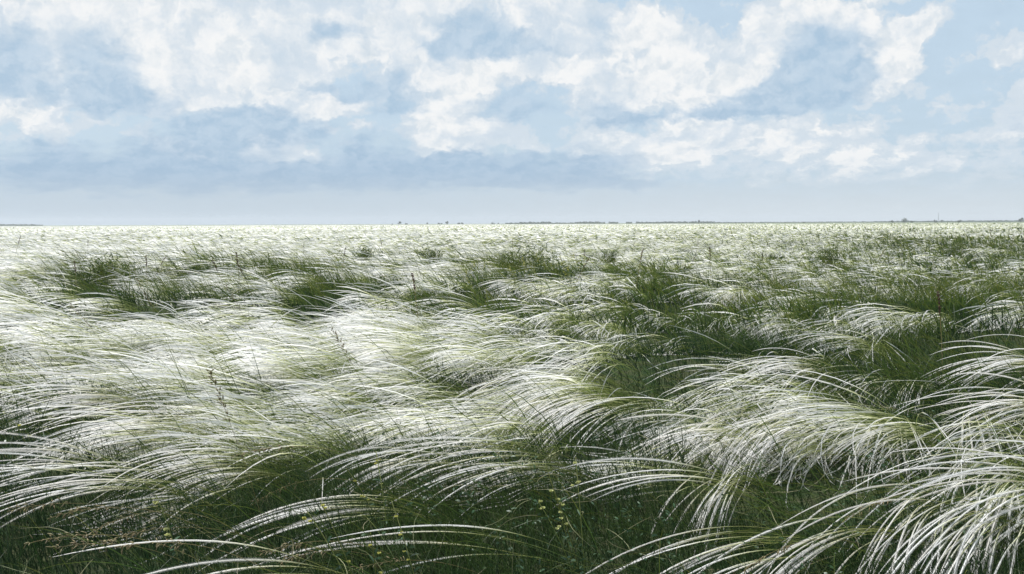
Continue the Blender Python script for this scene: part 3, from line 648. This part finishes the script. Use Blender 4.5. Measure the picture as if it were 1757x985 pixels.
for a in ((915, 428, .85, .55, 'tallest bushy green plant in the broad patch of the middle distance'), (880, 445, .6, .5, 'rounder bushy green plant left of the tallest one'),
          (740, 438, .6, .4, 'bushy green plant alone left of the broad green patch'), (185, 462, .6, .5, 'bushy green plant in the dark patch at far left'), (625, 440, .62, .5, 'bushy green plant above the dark patch left of centre'),
          (1045, 425, .6, .4, 'bushy green plant right of the broad green patch'), (1520, 402, .7, .9, 'dark bushy green plant near the horizon at right'), (1640, 415, .7, .8, 'yellowish bushy green plant under the mast at right'),
          (1420, 425, .65, .6, 'bushy green plant at the left end of the green stretch at right'), (1730, 425, .7, .9, 'bushy green plant at the right edge below the horizon')):
    bushy(*a)

# ------------------------------------------------------------------ far things on the horizon
def far_tree(px, dist, h, w, label, group=None, n=420, name='tree'):
    x, y, z = at_dist(px, dist); z -= .3
    root = empty(name, (x, y, z), label=label, cat='tree', group=group)
    k = 5; P = paths(np.stack([rng.normal(0, w * .05, k), rng.normal(0, w * .05, k), np.zeros(k)], -1), rng.uniform(0, 6.28, k), h * rng.uniform(.6, .85, k), np.full(k, R(86)), rng.uniform(R(35), R(80), k), K=5)
    V, Q, A = sweep(P, np.linspace(.03, .008, 6)[None] * h * np.ones((k, 1)), 4); meshobj('trunk', V, Q, M_bark, root, A)
    nl = max(5, int(w / h * 6)); c = np.stack([rng.uniform(-.36, .36, nl) * w, rng.uniform(-.36, .36, nl) * w, h * rng.uniform(.35, .8, nl)], -1)
    c[:, 2] *= 1 - .5 * (np.abs(c[:, 0]) / (w * .5)) ** 2
    rad = rng.uniform(.12, .24, nl) * min(w, h * 1.6); u = rng.integers(0, nl, n); d = rng.normal(size=(n, 3)); d /= np.linalg.norm(d, axis=1, keepdims=True)
    b = c[u] + d * (rad[u] * rng.uniform(.5, 1.1, n))[:, None]; b[:, 2] = np.maximum(b[:, 2], .15 * h)
    PL = paths(b, rng.uniform(0, 6.28, n), np.full(n, h * .09), rng.uniform(R(-60), R(80), n), rng.uniform(R(-60), R(60), n), K=2, e=1)
    V, Q, A = sweep(PL, np.full((n, 1), h * .04) * np.array([[.7, 1, .4]]), 2); meshobj('crown', V, Q, M_bush, root, A)
GT = 'small trees dotted along the horizon'
k_ = 1500 / F
for px, w, h, lab in ((673, 3, 2.2, None), (685.5, 7.5, 4.6, 'round dark tree, leftmost full crown on the horizon left of centre'), (697, 4.5, 3, None), (733, 3, 3.6, None), (753, 5, 2.6, None), (758, 3.5, 2.4, None),
                      (767, 7, 5, 'largest round dark tree on the horizon left of centre'), (787, 6, 3.2, None), (793, 5, 3.6, None), (846, 8, 3, 'flat dark tree alone just left of the long tree line'), (855, 3, 2, None),
                      (1199, 3.2, 6.5, 'narrow dark tree poking out of the middle tree line'), (1380, 3, 2.6, None), (1531, 5, 4.5, 'pale loose tree left of the domed clump near the mast'), (1552, 14, 6.5, 'large domed dark green tree clump on the horizon at right'),
                      (1564, 6, 3, None), (1605, 5, 4.5, 'dark tree directly left of the mast foot'), (1616, 3.2, 4, 'small thin tree directly right of the mast foot'), (1645, 6, 4.6, 'compact dark tree alone right of the mast'), (1697, 3, 2.5, None),
                      (1751, 9, 7, 'pointed pale green tree at the right end of the horizon')):
    far_tree(px, 1500 + rng.uniform(-80, 80), (h + 1.2) * k_, w * k_, lab or 'tiny dark shrub-like tree showing as a dot on the horizon', None if lab else GT)
def tree_line(segs, dist, label):
    Vs = []
    for x0, x1, hh in segs:
        n = max(12, int((x1 - x0) * 26)); px = rng.uniform(x0, x1, n); D = dist + rng.uniform(-30, 30, n)
        bx = (px - 878.5) / F * D; by = D
        top = hh * (.65 + .5 * vnoise(px, px * 0, 2.2, 51)) * dist / F; z = rng.uniform(-.2, 1, n) * top
        b = np.stack([bx, by, z], -1); s_ = 1.0 * dist / 2600
        PL = paths(b, rng.uniform(0, 6.28, n), np.full(n, 2.0 * s_), rng.uniform(-1, 1.3, n), rng.uniform(-1, 1, n), K=2, e=1)
        Vs.append(sweep(PL, np.full((n, 1), .9 * s_) * np.array([[.7, 1, .5]]), 2))
    V, Q, A = merge(Vs); tag(meshobj('tree_line', V, Q, M_bush, attrs=A), label, 'tree line', kind='stuff')
tree_line([(868, 900, 1.9), (892, 945, 2.9), (945, 990, 1.8)], 2300, 'long low dark tree line on the horizon just right of centre')
tree_line([(987, 1038, 3.2), (1045, 1060, 2.8), (1075, 1084, 2.6), (1091, 1103, 2.6)], 2300, 'broken dark tree line on the horizon with gaps')
tree_line([(1103, 1140, 2.2), (1140, 1180, 2.6), (1182, 1226, 2.8)], 2300, 'thin tree line on the horizon around the narrow tree')
tree_line([(1226, 1500, 1.1), (1500, 1900, 2.0), (1640, 1900, 2.4)], 2600, 'faint grey green tree belt along the right part of the horizon')
tree_line([(-300, 62, 2.6), (40, 75, 1.6)], 2600, 'faint grey green tree belt at the left end of the horizon')

# radio mast
x, y, z = at_dist(1610, 1500); mh = 17.5 * k_
mast = empty('radio_mast', (x, y, z - .2), label='thin pale lattice mast standing on the horizon at right between two small trees', cat='mast')
c3 = [(math.cos(q), math.sin(q)) for q in (0.3, 2.394, 4.488)]
P = np.array([[(cx * .55 * (1 - .55 * s_), cy * .55 * (1 - .55 * s_), s_ * mh * .86) for s_ in np.linspace(0, 1, 13)] for cx, cy in c3])
Z = []
for k in range(12):
    for j in range(3): Z.append([P[j, k], (P[j, k] + P[(j + 1) % 3, k + 1]) / 2, P[(j + 1) % 3, k + 1]])
V, Q, A = merge([sweep(P, np.full((3, 13), .10), 4), sweep(np.array(Z), np.full((len(Z), 3), .06), 4)]); meshobj('lattice', V, Q, M_metal, mast, A, smooth=False)
V, Q, A = sweep(np.array([[(0, 0, mh * .85), (0, 0, mh * .93), (0, 0, mh)]]), np.array([[.12, .1, .05]]), 6); meshobj('antenna', V, Q, M_metal, mast, A)

# ------------------------------------------------------------------ air
def haze():
    V = [(x, y, z) for z in (-2.5, 24) for x, y in ((-2600, -400), (2600, -400), (2600, 3600), (-2600, 3600))]
    Q = [(0, 3, 2, 1), (4, 5, 6, 7), (0, 1, 5, 4), (1, 2, 6, 5), (2, 3, 7, 6), (3, 0, 4, 7)]
    m = bpy.data.materials.new('thin_air'); m.use_nodes = True; nt = m.node_tree; nt.nodes.clear(); k = G(nt)
    v = k.new('ShaderNodeVolumePrincipled'); v.inputs['Color'].default_value = (.85, .9, .95, 1); v.inputs['Density'].default_value = 0.00016; v.inputs['Anisotropy'].default_value = .2
    o = k.new('ShaderNodeOutputMaterial'); k.plug(o.inputs['Volume'], v.outputs[0])
    tag(meshobj('haze', V, Q, m, smooth=False), kind='stuff')
HAZE = True
if HAZE: haze()
